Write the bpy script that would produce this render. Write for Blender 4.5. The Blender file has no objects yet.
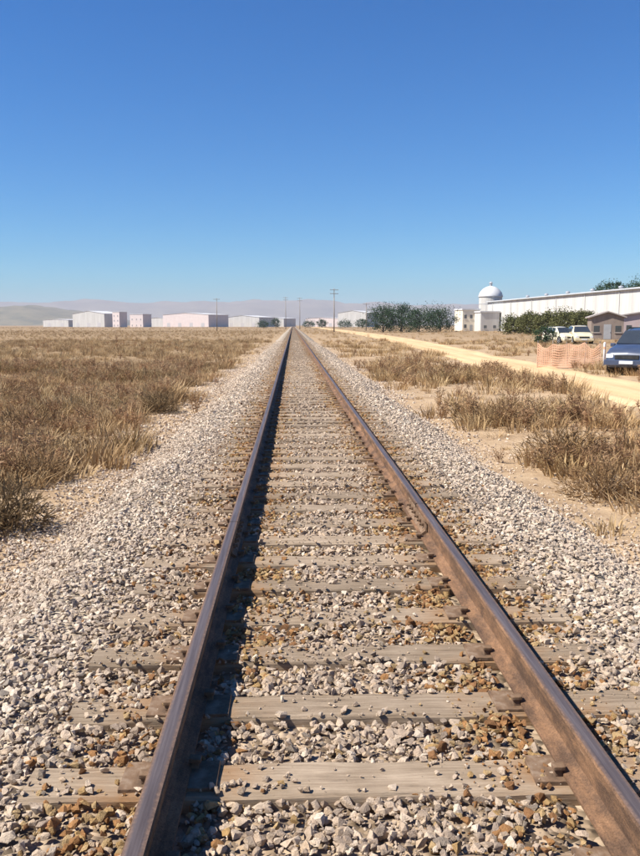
import bpy, bmesh, math, random
import numpy as np
from mathutils import Vector, Matrix
R = math.radians
rng = np.random.default_rng(11)
random.seed(11)
scene = bpy.context.scene
C = scene.collection

# ------------------------------------------------------------------ camera
CAM_Z = 1.65
cam_d = bpy.data.cameras.new('camera')
cam_d.sensor_fit = 'VERTICAL'
cam_d.sensor_height = 36.0
cam_d.lens = 35.0
cam_d.clip_start = 0.05
cam_d.clip_end = 40000
cam = bpy.data.objects.new('camera', cam_d)
C.objects.link(cam)
cam.location = (0, 0, CAM_Z)
cam.rotation_euler = (R(90 - 7.05), 0, R(-1.86))
scene.camera = cam

# ------------------------------------------------------------------ sky and sun
SUN_AZ = 103.0       # degrees to the left of straight ahead
SUN_EL = 49.0
world = bpy.data.worlds.new('World')
scene.world = world
world.use_nodes = True
wn = world.node_tree.nodes
wl = world.node_tree.links
bg = wn['Background']
sky = wn.new('ShaderNodeTexSky')
sky.sky_type = 'NISHITA'
sky.sun_disc = False
sky.sun_elevation = R(SUN_EL)
sky.sun_rotation = R(-SUN_AZ)
sky.altitude = 0
sky.air_density = 1.0
sky.dust_density = 0.1
sky.ozone_density = 3.0
hsv = wn.new('ShaderNodeHueSaturation')
hsv.inputs['Saturation'].default_value = 1.32
wl.new(sky.outputs[0], hsv.inputs['Color'])
wb = wn.new('ShaderNodeMix')                    # the camera's blue balance, even over the whole sky
wb.data_type = 'RGBA'; wb.blend_type = 'MULTIPLY'; wb.inputs[0].default_value = 1.0
wb.inputs[7].default_value = (0.42, 0.855, 1.18, 1)
wl.new(hsv.outputs[0], wb.inputs[6])
wl.new(wb.outputs[2], bg.inputs[0])
bg.inputs[1].default_value = 0.056

sun_d = bpy.data.lights.new('sun', 'SUN')
sun_d.energy = 4.5
sun_d.angle = R(0.5)
sun_d.color = (1.0, 0.95, 0.88)
sun = bpy.data.objects.new('sun', sun_d)
C.objects.link(sun)
sdir = Vector((-math.sin(R(SUN_AZ)) * math.cos(R(SUN_EL)), math.cos(R(SUN_AZ)) * math.cos(R(SUN_EL)), math.sin(R(SUN_EL))))
sun.rotation_euler = sdir.to_track_quat('Z', 'Y').to_euler()

scene.view_settings.view_transform = 'Standard'
scene.view_settings.look = 'None'
scene.view_settings.gamma = 1
scene.view_settings.exposure = 1.0
scene.cycles.use_denoising = True
scene.cycles.max_bounces = 6
scene.cycles.volume_bounces = 0

# ------------------------------------------------------------------ helpers
def new_mat(name, rough=0.9, spec=0.2, metal=0.0):
    m = bpy.data.materials.new(name)
    m.use_nodes = True
    b = m.node_tree.nodes['Principled BSDF']
    b.inputs['Roughness'].default_value = rough
    b.inputs['Metallic'].default_value = metal
    b.inputs['Specular IOR Level'].default_value = spec
    return m, m.node_tree.nodes, m.node_tree.links, b

def nd(nodes, typ, **kw):
    n = nodes.new(typ)
    for k, v in kw.items():
        if k in n.inputs:
            n.inputs[k].default_value = v
        else:
            setattr(n, k, v)
    return n

def ramp(nodes, stops, interp='LINEAR'):
    r = nodes.new('ShaderNodeValToRGB')
    r.color_ramp.interpolation = interp
    e = r.color_ramp.elements
    while len(e) < len(stops):
        e.new(0.5)
    for el, (p, c) in zip(e, stops):
        el.position = p
        el.color = (*c, 1) if len(c) == 3 else c
    return r

def mixc(nodes, links, a, b, f, mode='MIX'):
    m = nodes.new('ShaderNodeMix')
    m.data_type = 'RGBA'
    m.blend_type = mode
    for sock, v in ((m.inputs[6], a), (m.inputs[7], b), (m.inputs[0], f)):
        if hasattr(v, 'is_output'):
            links.new(v, sock)
        elif isinstance(v, (int, float)):
            sock.default_value = v
        else:
            sock.default_value = (*v, 1)
    return m.outputs[2]

def bump(nodes, links, bsdf, h, strength=0.5, dist=0.01):
    b = nodes.new('ShaderNodeBump')
    b.inputs['Strength'].default_value = strength
    b.inputs['Distance'].default_value = dist
    links.new(h, b.inputs['Height'])
    links.new(b.outputs[0], bsdf.inputs['Normal'])

def noise_mat(name, c1, c2, scale=3.0, rough=0.85, spec=0.2, metal=0.0, detail=6, bump_s=0.0, coords='Object', stretch=(1, 1, 1), c3=None):
    m, n, l, b = new_mat(name, rough, spec, metal)
    tc = n.new('ShaderNodeTexCoord')
    mp = n.new('ShaderNodeMapping')
    mp.inputs['Scale'].default_value = stretch
    l.new(tc.outputs[coords], mp.inputs[0])
    t = nd(n, 'ShaderNodeTexNoise', Scale=scale, Detail=detail, Roughness=0.65)
    l.new(mp.outputs[0], t.inputs['Vector'])
    stops = [(0.3, c1), (0.7, c2)] if c3 is None else [(0.28, c1), (0.5, c2), (0.72, c3)]
    r = ramp(n, stops)
    l.new(t.outputs[0], r.inputs[0])
    l.new(r.outputs[0], b.inputs['Base Color'])
    if bump_s:
        bump(n, l, b, t.outputs[0], bump_s, 0.02)
    return m

def arr_mesh(name, V, F, mats=(), smooth=False, col=None, fmat=None):
    """mesh from numpy verts (n,3) and faces (m,3) or (m,4)"""
    V = np.asarray(V, dtype=np.float32)
    F = np.asarray(F, dtype=np.int32)
    k = F.shape[1]
    me = bpy.data.meshes.new(name)
    me.vertices.add(len(V))
    me.vertices.foreach_set('co', V.ravel())
    me.loops.add(F.size)
    me.loops.foreach_set('vertex_index', F.ravel())
    me.polygons.add(len(F))
    me.polygons.foreach_set('loop_start', np.arange(0, F.size, k, dtype=np.int32))
    me.polygons.foreach_set('use_smooth', np.full(len(F), smooth, dtype=bool))
    for m in mats:
        me.materials.append(m)
    if fmat is not None:
        me.polygons.foreach_set('material_index', np.asarray(fmat, dtype=np.int32))
    me.update(calc_edges=True)
    if col is not None:
        a = me.color_attributes.new('tint', 'FLOAT_COLOR', 'POINT')
        c4 = np.ones((len(V), 4), dtype=np.float32)
        c4[:, :3] = col
        a.data.foreach_set('color', c4.ravel())
    return me

def link(name, me, parent=None, loc=None, rot=None):
    o = bpy.data.objects.new(name, me)
    C.objects.link(o)
    if parent is not None:
        o.parent = parent
    if loc is not None:
        o.location = loc
    if rot is not None:
        o.rotation_euler = rot
    return o

def tag(o, label, cat=None, group=None, kind=None):
    o['label'] = label
    if cat:
        o['category'] = cat
    if group:
        o['group'] = group
    if kind:
        o['kind'] = kind
    return o

def thing(name, label, cat, loc=(0, 0, 0), rz=0.0, group=None):
    o = bpy.data.objects.new(name, None)
    o.empty_display_size = 0.2
    C.objects.link(o)
    o.location = loc
    o.rotation_euler = (0, 0, rz)
    return tag(o, label, cat, group)

class MB:
    """collects boxes, tubes and polygons into one bmesh"""
    def __init__(self):
        self.bm = bmesh.new()
    def box(self, x0, x1, y0, y1, z0, z1, M=None):
        g = [self.bm.verts.new((x, y, z)) for z in (z0, z1) for y in (y0, y1) for x in (x0, x1)]
        for f in ((0, 2, 3, 1), (4, 5, 7, 6), (0, 1, 5, 4), (2, 6, 7, 3), (0, 4, 6, 2), (1, 3, 7, 5)):
            self.bm.faces.new([g[i] for i in f])
        if M is not None:
            for v in g:
                v.co = M @ v.co
        return self
    def tube(self, pts, rads, n=8, cap=True):
        rings = []
        for i, p in enumerate(pts):
            p = Vector(p)
            a = Vector(pts[max(i - 1, 0)])
            b = Vector(pts[min(i + 1, len(pts) - 1)])
            q = (b - a).normalized().to_track_quat('Z', 'Y')
            r = rads[i] if hasattr(rads, '__len__') else rads
            rings.append([self.bm.verts.new(p + q @ Vector((math.cos(2 * math.pi * k / n) * r, math.sin(2 * math.pi * k / n) * r, 0))) for k in range(n)])
        for i in range(len(rings) - 1):
            for k in range(n):
                self.bm.faces.new((rings[i][k], rings[i][(k + 1) % n], rings[i + 1][(k + 1) % n], rings[i + 1][k]))
        if cap:
            self.bm.faces.new(rings[0][::-1])
            self.bm.faces.new(rings[-1])
        return self
    def lathe(self, prof, n=20, M=None):
        rings = []
        for r, z in prof:
            rings.append([self.bm.verts.new((math.cos(2 * math.pi * k / n) * r, math.sin(2 * math.pi * k / n) * r, z)) for k in range(n)])
        for i in range(len(rings) - 1):
            for k in range(n):
                self.bm.faces.new((rings[i][k], rings[i][(k + 1) % n], rings[i + 1][(k + 1) % n], rings[i + 1][k]))
        self.bm.faces.new(rings[0][::-1])
        self.bm.faces.new(rings[-1])
        if M is not None:
            for rg in rings:
                for v in rg:
                    v.co = M @ v.co
        return self
    def poly(self, pts):
        self.bm.faces.new([self.bm.verts.new(p) for p in pts])
        return self
    def prism(self, pts, d):
        """extrude polygon pts by vector d"""
        a = [self.bm.verts.new(p) for p in pts]
        b = [self.bm.verts.new(Vector(p) + Vector(d)) for p in pts]
        self.bm.faces.new(a[::-1])
        self.bm.faces.new(b)
        n = len(pts)
        for i in range(n):
            self.bm.faces.new((a[i], a[(i + 1) % n], b[(i + 1) % n], b[i]))
        return self
    def mesh(self, name, mat, smooth=False, bevel=0.0):
        bmesh.ops.recalc_face_normals(self.bm, faces=self.bm.faces)
        if bevel:
            bmesh.ops.bevel(self.bm, geom=list(self.bm.edges), offset=bevel, segments=2, affect='EDGES', profile=0.7, clamp_overlap=True)
        me = bpy.data.meshes.new(name)
        self.bm.to_mesh(me)
        self.bm.free()
        me.materials.append(mat)
        if smooth:
            me.polygons.foreach_set('use_smooth', np.ones(len(me.polygons), dtype=bool))
        return me
    def build(self, name, mat, parent=None, smooth=False, bevel=0.0):
        return link(name, self.mesh(name, mat, smooth, bevel), parent)

_perm = rng.random((256, 256))
def vnoise(x, y):
    x = np.asarray(x, dtype=float); y = np.asarray(y, dtype=float)
    xi = np.floor(x).astype(int); yi = np.floor(y).astype(int)
    fx = x - xi; fy = y - yi
    fx = fx * fx * (3 - 2 * fx); fy = fy * fy * (3 - 2 * fy)
    p = lambda a, b: _perm[a & 255, b & 255]
    return (p(xi, yi) * (1 - fx) + p(xi + 1, yi) * fx) * (1 - fy) + (p(xi, yi + 1) * (1 - fx) + p(xi + 1, yi + 1) * fx) * fy
def fbm(x, y, o=4):
    s = 0; a = 0.5; t = 0
    for i in range(o):
        s = s + a * vnoise(np.asarray(x) * 2 ** i + 17.3 * i, np.asarray(y) * 2 ** i + 5.7 * i)
        t += a; a *= 0.5
    return s / t

# layout constants ---------------------------------------------------------
XL, XR = -0.455, 1.05                 # rail centre lines
XC = 0.5 * (XL + XR)
TIE_HALF = 1.30
TIE_W = 0.23
TIE0, TIE_DY = 1.07, 0.57             # front edge of the first tie, spacing
TRACK_Y0, TRACK_Y1 = -12.0, 1000.0
GROUND_Z = -0.36

_rd_y = np.array([-60, 10, 22, 40, 60, 110, 180, 300, 600, 900])
_rd_l = np.array([7.6, 7.8, 8.2, 9.0, 10.1, 12.2, 13.6, 14.6, 16.5, 18.0])
_rd_r = np.array([11.5, 11.6, 11.8, 12.5, 13.9, 17.0, 19.2, 21.0, 23.5, 25.0])
def road_l(y): return np.interp(y, _rd_y, _rd_l)
def road_r(y): return np.interp(y, _rd_y, _rd_r)

def ground_z(x, y):
    x = np.asarray(x, dtype=float); y = np.asarray(y, dtype=float)
    r = np.maximum(np.abs(x), np.abs(y))
    fade = np.clip(1 - (r - 150) / 400, 0, 1)
    z = GROUND_Z + (fbm(x * 0.22, y * 0.22) - 0.5) * 0.34 * fade + (fbm(x * 0.9 + 40, y * 0.9) - 0.5) * 0.09 * np.clip(1 - r / 60, 0, 1)
    z = z - 0.07 * np.clip((-x - 3) / 3, 0, 1)                    # the field lies a little lower
    roadness = np.clip(1 - np.maximum(road_l(y) - 0.6 - x, x - road_r(y) - 0.6) / 1.5, 0, 1)
    zr = GROUND_Z - 0.02 + (fbm(x * 0.1 + 9, y * 0.05) - 0.5) * 0.10 * fade
    return z * (1 - roadness) + zr * roadness

def bed_z(x, y):
    """top of the ballast"""
    x = np.asarray(x, dtype=float); y = np.asarray(y, dtype=float)
    d = np.abs(x - XC)
    crest = 1.78 + (fbm(y * 0.35, x * 0 + 3.3) - 0.5) * 0.5
    z = np.where(d < crest, -0.026, -0.026 - (d - crest) / 2.15)
    z = z + (fbm(x * 2.2, y * 2.2) - 0.5) * 0.055 - 0.02 * np.exp(-((d - 0.7525) / 0.16) ** 2)
    return z

# ------------------------------------------------------------------ materials for the ground
def ground_material():
    m, n, l, b = new_mat('dry_ground', 0.95, 0.1)
    geo = n.new('ShaderNodeNewGeometry')
    sep = n.new('ShaderNodeSeparateXYZ'); l.new(geo.outputs['Position'], sep.inputs[0])
    n1 = nd(n, 'ShaderNodeTexNoise', Scale=0.09, Detail=8, Roughness=0.7)
    n2 = nd(n, 'ShaderNodeTexNoise', Scale=1.7, Detail=8, Roughness=0.75)
    n3 = nd(n, 'ShaderNodeTexNoise', Scale=28.0, Detail=4, Roughness=0.7)
    for t in (n1, n2, n3): l.new(geo.outputs['Position'], t.inputs['Vector'])
    field = ramp(n, [(0.30, (0.21, 0.140, 0.075)), (0.5, (0.255, 0.172, 0.092)), (0.70, (0.31, 0.215, 0.12))])
    l.new(n1.outputs[0], field.inputs[0])
    soil = ramp(n, [(0.28, (0.27, 0.175, 0.100)), (0.5, (0.42, 0.295, 0.175)), (0.72, (0.54, 0.40, 0.25))])
    l.new(n2.outputs[0], soil.inputs[0])
    field2 = mixc(n, l, field.outputs[0], soil.outputs[0], 0.3)
    # soil is bare near the track and the dirt road, straw covered in the open field
    side = nd(n, 'ShaderNodeMapRange'); side.inputs[1].default_value = -7.0; side.inputs[2].default_value = -2.0
    l.new(sep.outputs[0], side.inputs[0])
    sidee = nd(n, 'ShaderNodeMapRange'); sidee.inputs[1].default_value = 40.0; sidee.inputs[2].default_value = 18.0
    l.new(sep.outputs[0], sidee.inputs[0])
    mul = nd(n, 'ShaderNodeMath', operation='MULTIPLY'); l.new(side.outputs[0], mul.inputs[0]); l.new(sidee.outputs[0], mul.inputs[1])
    nearer = nd(n, 'ShaderNodeMapRange'); nearer.inputs[1].default_value = 260.0; nearer.inputs[2].default_value = 60.0
    l.new(sep.outputs[1], nearer.inputs[0])
    mul2 = nd(n, 'ShaderNodeMath', operation='MULTIPLY'); l.new(mul.outputs[0], mul2.inputs[0]); l.new(nearer.outputs[0], mul2.inputs[1])
    c = mixc(n, l, field2, soil.outputs[0], mul2.outputs[0])
    fine = ramp(n, [(0.3, (0.72, 0.72, 0.72)), (0.7, (1.15, 1.15, 1.15))]); l.new(n3.outputs[0], fine.inputs[0])
    c = mixc(n, l, c, fine.outputs[0], 0.6, 'MULTIPLY')
    l.new(c, b.inputs['Base Color'])
    bump(n, l, b, n3.outputs[0], 0.6, 0.03)
    return m

def road_material():
    m, n, l, b = new_mat('packed_sand', 0.95, 0.1)
    geo = n.new('ShaderNodeNewGeometry')
    mp = n.new('ShaderNodeMapping'); mp.inputs['Scale'].default_value = (1.0, 0.12, 1.0)
    l.new(geo.outputs['Position'], mp.inputs[0])
    n1 = nd(n, 'ShaderNodeTexNoise', Scale=1.3, Detail=7, Roughness=0.65); l.new(mp.outputs[0], n1.inputs['Vector'])
    n2 = nd(n, 'ShaderNodeTexNoise', Scale=22.0, Detail=5, Roughness=0.7); l.new(geo.outputs['Position'], n2.inputs['Vector'])
    r = ramp(n, [(0.25, (0.46, 0.295, 0.145)), (0.5, (0.62, 0.42, 0.225)), (0.75, (0.70, 0.50, 0.29))]); l.new(n1.outputs[0], r.inputs[0])
    f = ramp(n, [(0.3, (0.82, 0.82, 0.82)), (0.7, (1.1, 1.1, 1.1))]); l.new(n2.outputs[0], f.inputs[0])
    l.new(mixc(n, l, r.outputs[0], f.outputs[0], 0.7, 'MULTIPLY'), b.inputs['Base Color'])
    bump(n, l, b, n2.outputs[0], 0.4, 0.02)
    return m

def bed_material():
    m, n, l, b = new_mat('ballast_bed', 0.95, 0.1)
    geo = n.new('ShaderNodeNewGeometry')
    sep = n.new('ShaderNodeSeparateXYZ'); l.new(geo.outputs['Position'], sep.inputs[0])
    v = nd(n, 'ShaderNodeTexVoronoi', Scale=21.0); l.new(geo.outputs['Position'], v.inputs['Vector'])
    n2 = nd(n, 'ShaderNodeTexNoise', Scale=0.8, Detail=6, Roughness=0.6); l.new(geo.outputs['Position'], n2.inputs['Vector'])
    bw = nd(n, 'ShaderNodeSeparateColor'); l.new(v.outputs['Color'], bw.inputs[0])
    st = ramp(n, [(0.0, (0.20, 0.165, 0.125)), (0.5, (0.38, 0.325, 0.26)), (1.0, (0.54, 0.475, 0.395))]); l.new(bw.outputs[0], st.inputs[0])
    tone = ramp(n, [(0.3, (0.80, 0.76, 0.70)), (0.7, (1.08, 1.05, 1.0))]); l.new(n2.outputs[0], tone.inputs[0])
    c = mixc(n, l, st.outputs[0], tone.outputs[0], 1.0, 'MULTIPLY')
    # iron dust from the rails stains the bed between the tie ends
    dx = nd(n, 'ShaderNodeMath', operation='SUBTRACT'); l.new(sep.outputs[0], dx.inputs[0]); dx.inputs[1].default_value = XC
    ab = nd(n, 'ShaderNodeMath', operation='ABSOLUTE'); l.new(dx.outputs[0], ab.inputs[0])
    mr = nd(n, 'ShaderNodeMapRange'); mr.inputs[1].default_value = 1.7; mr.inputs[2].default_value = 1.0; mr.inputs[4].default_value = 0.62
    l.new(ab.outputs[0], mr.inputs[0])
    c = mixc(n, l, c, (0.72, 0.58, 0.44), mr.outputs[0], 'MULTIPLY')
    l.new(c, b.inputs['Base Color'])
    inv = nd(n, 'ShaderNodeMath', operation='SUBTRACT'); inv.inputs[0].default_value = 1.0; l.new(v.outputs['Distance'], inv.inputs[1])
    bump(n, l, b, inv.outputs[0], 0.9, 0.04)
    return m

# ------------------------------------------------------------------ ground, road, ballast bed
def grid_mesh(name, xs, ys, zf, mat, smooth=True):
    X, Y = np.meshgrid(xs, ys)
    Z = zf(X, Y)
    V = np.stack([X.ravel(), Y.ravel(), Z.ravel()], 1)
    nx, ny = len(xs), len(ys)
    i = np.arange(nx * ny).reshape(ny, nx)
    F = np.stack([i[:-1, :-1].ravel(), i[:-1, 1:].ravel(), i[1:, 1:].ravel(), i[1:, :-1].ravel()], 1)
    return arr_mesh(name, V, F, [mat], smooth)

def far_axis(a, b, step, lo, hi, n):
    core = np.arange(a, b + step * 0.5, step)
    up = core[-1] + np.geomspace(step * 1.3, hi - core[-1], n)
    dn = core[0] - np.geomspace(step * 1.3, core[0] - lo, n)
    return np.concatenate([dn[::-1], core, up])

gx = far_axis(-22, 26, 0.4, -9500, 9500, 34)
gy = far_axis(-4, 62, 0.5, -1800, 11500, 46)
ground = link('ground', grid_mesh('ground', gx, gy, ground_z, ground_material()))
tag(ground, 'dry brown field and sandy soil stretching to the horizon', 'ground', kind='structure')

ry = np.concatenate([np.arange(-60, 80, 1.0), np.arange(80, 400, 5.0), np.arange(400, 880, 20.0)])
T = np.linspace(0, 1, 15)
RV = []
for y in ry:
    l_ = road_l(y) + (fbm(y * 0.5, 1.0) - 0.5) * 0.9
    r_ = road_r(y) + (fbm(y * 0.4, 7.0) - 0.5) * 1.0
    for t in T:
        x = l_ + (r_ - l_) * t
        edge = min(t, 1 - t)
        rut = -0.055 * (math.exp(-((t - 0.28) / 0.07) ** 2) + math.exp(-((t - 0.72) / 0.07) ** 2))
        RV.append((x, y, float(ground_z(x, y)) + (0.02 if edge > 0.001 else -0.06) + 0.035 + rut))
RV = np.array(RV)
i = np.arange(len(RV)).reshape(len(ry), len(T))
RF = np.stack([i[:-1, :-1].ravel(), i[:-1, 1:].ravel(), i[1:, 1:].ravel(), i[1:, :-1].ravel()], 1)
road = link('dirt_road', arr_mesh('dirt_road', RV, RF, [road_material()], True))
tag(road, 'pale sandy dirt road running beside the railway', 'dirt road', kind='structure')

bx = np.arange(XC - 3.6, XC + 3.61, 0.1)
by = np.concatenate([np.arange(TRACK_Y0, 0, 0.5), np.arange(0, 16, 0.12), np.arange(16, 60, 0.5), np.arange(60, TRACK_Y1, 5.0)])
bed = link('ballast_bed', grid_mesh('ballast_bed', bx, by, lambda x, y: bed_z(x, y) - 0.02, bed_material()))
tag(bed, 'grey bed of crushed stone carrying the track', 'ballast bed', kind='structure')

# ------------------------------------------------------------------ ballast stones
def hull_stone(npts, seed):
    r = random.Random(seed)
    bm = bmesh.new()
    for _ in range(npts):
        v = Vector((r.gauss(0, 1), r.gauss(0, 1), r.gauss(0, 1))).normalized() * r.choice((r.uniform(0.62, 0.85), r.uniform(0.85, 1.12)))
        bm.verts.new((v.x * 1.12, v.y * 0.92, v.z * 0.74))
    res = bmesh.ops.convex_hull(bm, input=list(bm.verts))
    junk = [g for g in set(res['geom_interior'] + res['geom_unused']) if isinstance(g, bmesh.types.BMVert)]
    bmesh.ops.delete(bm, geom=junk, context='VERTS')
    bmesh.ops.triangulate(bm, faces=bm.faces)
    bm.verts.index_update()
    V = np.array([v.co[:] for v in bm.verts]); F = np.array([[v.index for v in f.verts] for f in bm.faces])
    bm.free()
    return V, F

def rot_mats(n, r):
    q = r.normal(size=(n, 4)); q /= np.linalg.norm(q, axis=1)[:, None]
    w, x, y, z = q.T
    return np.stack([1 - 2 * (y * y + z * z), 2 * (x * y - z * w), 2 * (x * z + y * w),
                     2 * (x * y + z * w), 1 - 2 * (x * x + z * z), 2 * (y * z - x * w),
                     2 * (x * z - y * w), 2 * (y * z + x * w), 1 - 2 * (x * x + y * y)], 1).reshape(n, 3, 3)

def in_tie(y):
    return np.mod(y - TIE0, TIE_DY) < TIE_W

TINTS = np.array([(0.60, 0.52, 0.43), (0.52, 0.44, 0.355), (0.44, 0.365, 0.295), (0.38, 0.31, 0.25), (0.29, 0.24, 0.20),
                  (0.20, 0.175, 0.15), (0.66, 0.60, 0.52), (0.48, 0.385, 0.285)])
TINT_P = np.array([0.17, 0.20, 0.19, 0.14, 0.10, 0.06, 0.06, 0.08])
RUST = np.array([(0.40, 0.215, 0.092), (0.47, 0.315, 0.145), (0.30, 0.160, 0.075), (0.50, 0.36, 0.19)])

def scatter_stones(y0, y1, dens, smin, smax, npts, ntemp, seed):
    r = np.random.default_rng(seed)
    x0, x1 = XC - 3.7, XC + 5.2
    n = int((y1 - y0) * (x1 - x0) * dens)
    x = r.uniform(x0, x1, n); y = r.uniform(y0, y1, n)
    d = np.abs(x - XC)
    toe = 2.35 + (fbm(y * 0.5, x * 0) - 0.5) * 1.3 + np.where(x < XC, 0.4, 0.0)
    keep = r.random(n) < np.maximum(np.clip(1 - (d - toe) / 0.75, 0.0, 1), 0.11 * np.exp(-(d - toe) / 1.3))
    on_tie = in_tie(y) & (d < TIE_HALF)
    cover = np.clip((fbm(x * 1.1 + 80, y * 2.3 + 9) - 0.44) * 2.4, 0.0, 0.6) + np.where(d < 0.62, 0.12, 0.32)
    ty = np.mod(y - TIE0, TIE_DY)
    cover = cover + 0.55 * np.clip(1 - np.minimum(ty, TIE_W - ty) / 0.03, 0, 1)      # stones lap over the tie edges
    keep &= ~(on_tie & (r.random(n) > cover))
    keep &= np.abs(d - 0.7525) > 0.085
    x, y, d, on_tie = x[keep], y[keep], d[keep], on_tie[keep]
    n = len(x)
    s = (smin + (smax - smin) * r.random(n) ** 1.7) * 0.5
    s = np.where(on_tie, s * r.uniform(0.5, 0.95, n), s)
    zb = np.maximum(bed_z(x, y), ground_z(x, y) + 0.004)
    z = np.where(on_tie, s * 0.45, zb + s * r.uniform(0.05, 0.55, n))
    col = TINTS[r.choice(len(TINTS), n, p=TINT_P)] * r.uniform(0.88, 1.16, (n, 1)) * np.array([1.28, 1.21, 1.12])
    col = 0.43 * np.array([1.14, 0.98, 0.82]) + (col - 0.43 * np.array([1.14, 0.98, 0.82])) * 0.74
    # oil and iron dust around the rails
    drail = np.abs(d - 0.7525)
    p = np.exp(-(drail / 0.36) ** 2) * 1.35 + (d < 1.3) * 0.04
    patch = np.clip(fbm(x * 1.5 + 30, y * 0.9) * 2.6 - 0.62, 0.15, 1.3)
    rs = r.random(n) < p * patch
    col[rs] = RUST[r.integers(0, 4, rs.sum())] * r.uniform(0.8, 1.15, (rs.sum(), 1))
    dusty = np.clip((1.45 - d) / 0.3, 0, 1)[:, None]
    col = col * (1 - dusty * np.array([0.14, 0.17, 0.20]))
    tid = r.integers(0, ntemp, n)
    rm = rot_mats(n, r)
    ax = s[:, None] * r.uniform(0.8, 1.25, (n, 3))
    Vs, Fs, Cs = [], [], []
    off = 0
    for t in range(ntemp):
        k = np.where(tid == t)[0]
        if not len(k):
            continue
        V, F = hull_stone(max(6, npts + (t % 3 - 1) * 3), seed * 100 + t)
        W = np.einsum('nij,nvj->nvi', rm[k], V[None] * ax[k][:, None, :])
        W[:, :, 2] *= 0.85
        W += np.stack([x[k], y[k], z[k]], 1)[:, None, :]
        Vs.append(W.reshape(-1, 3))
        Fs.append((F[None] + (np.arange(len(k)) * len(V))[:, None, None]).reshape(-1, 3) + off)
        Cs.append(np.repeat(col[k], len(V), 0))
        off += len(k) * len(V)
    return np.concatenate(Vs), np.concatenate(Fs), np.concatenate(Cs)

def stone_material():
    m, n, l, b = new_mat('ballast_stone', 0.9, 0.15)
    at = n.new('ShaderNodeAttribute'); at.attribute_name = 'tint'
    geo = n.new('ShaderNodeNewGeometry')
    t = nd(n, 'ShaderNodeTexNoise', Scale=70.0, Detail=5, Roughness=0.7); l.new(geo.outputs['Position'], t.inputs['Vector'])
    f = ramp(n, [(0.25, (0.62, 0.57, 0.51)), (0.5, (0.96, 0.94, 0.90)), (0.75, (1.16, 1.14, 1.12))]); l.new(t.outputs[0], f.inputs[0])
    l.new(mixc(n, l, at.outputs['Color'], f.outputs[0], 0.85, 'MULTIPLY'), b.inputs['Base Color'])
    t2 = nd(n, 'ShaderNodeTexNoise', Scale=240.0, Detail=3, Roughness=0.7); l.new(geo.outputs['Position'], t2.inputs['Vector'])
    ad = nd(n, 'ShaderNodeMath', operation='ADD'); l.new(t.outputs[0], ad.inputs[0]); l.new(t2.outputs[0], ad.inputs[1])
    bump(n, l, b, ad.outputs[0], 0.9, 0.008)
    return m

parts = [scatter_stones(1.0, 4.2, 1350, 0.018, 0.057, 17, 18, 3),
         scatter_stones(4.2, 7.5, 1150, 0.021, 0.058, 12, 12, 7),
         scatter_stones(7.5, 14.0, 720, 0.028, 0.062, 9, 10, 4),
         scatter_stones(14.0, 40.0, 210, 0.040, 0.080, 7, 6, 5),
         scatter_stones(40.0, 90.0, 60, 0.05, 0.09, 6, 4, 6),
         scatter_stones(1.0, 4.2, 900, 0.008, 0.020, 6, 6, 8)]      # chips and fines between the stones
off = 0; Vs = []; Fs = []; Cs = []
for V, F, c in parts:
    Vs.append(V); Fs.append(F + off); Cs.append(c); off += len(V)
gravel = link('gravel', arr_mesh('gravel', np.concatenate(Vs), np.concatenate(Fs), [stone_material()], False, np.concatenate(Cs)))
tag(gravel, 'crushed grey and rust stained ballast stones around the ties', 'gravel', kind='stuff')

# ------------------------------------------------------------------ railway track
def rust_material():
    m, n, l, b = new_mat('rail_rust', 0.75, 0.3)
    geo = n.new('ShaderNodeNewGeometry')
    mp = n.new('ShaderNodeMapping'); mp.inputs['Scale'].default_value = (1, 0.35, 1); l.new(geo.outputs['Position'], mp.inputs[0])
    t = nd(n, 'ShaderNodeTexNoise', Scale=7.0, Detail=10, Roughness=0.78); l.new(mp.outputs[0], t.inputs['Vector'])
    t2 = nd(n, 'ShaderNodeTexNoise', Scale=130.0, Detail=6, Roughness=0.75); l.new(geo.outputs['Position'], t2.inputs['Vector'])
    r = ramp(n, [(0.30, (0.045, 0.026, 0.017)), (0.45, (0.115, 0.066, 0.038)), (0.58, (0.235, 0.128, 0.066)), (0.74, (0.36, 0.222, 0.126))])
    l.new(t.outputs[0], r.inputs[0])
    f = ramp(n, [(0.32, (0.42, 0.38, 0.34)), (0.5, (1.0, 1.0, 1.0)), (0.72, (1.35, 1.28, 1.2))]); l.new(t2.outputs[0], f.inputs[0])
    l.new(mixc(n, l, r.outputs[0], f.outputs[0], 0.85, 'MULTIPLY'), b.inputs['Base Color'])
    bump(n, l, b, t2.outputs[0], 0.8, 0.006)
    return m
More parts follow.
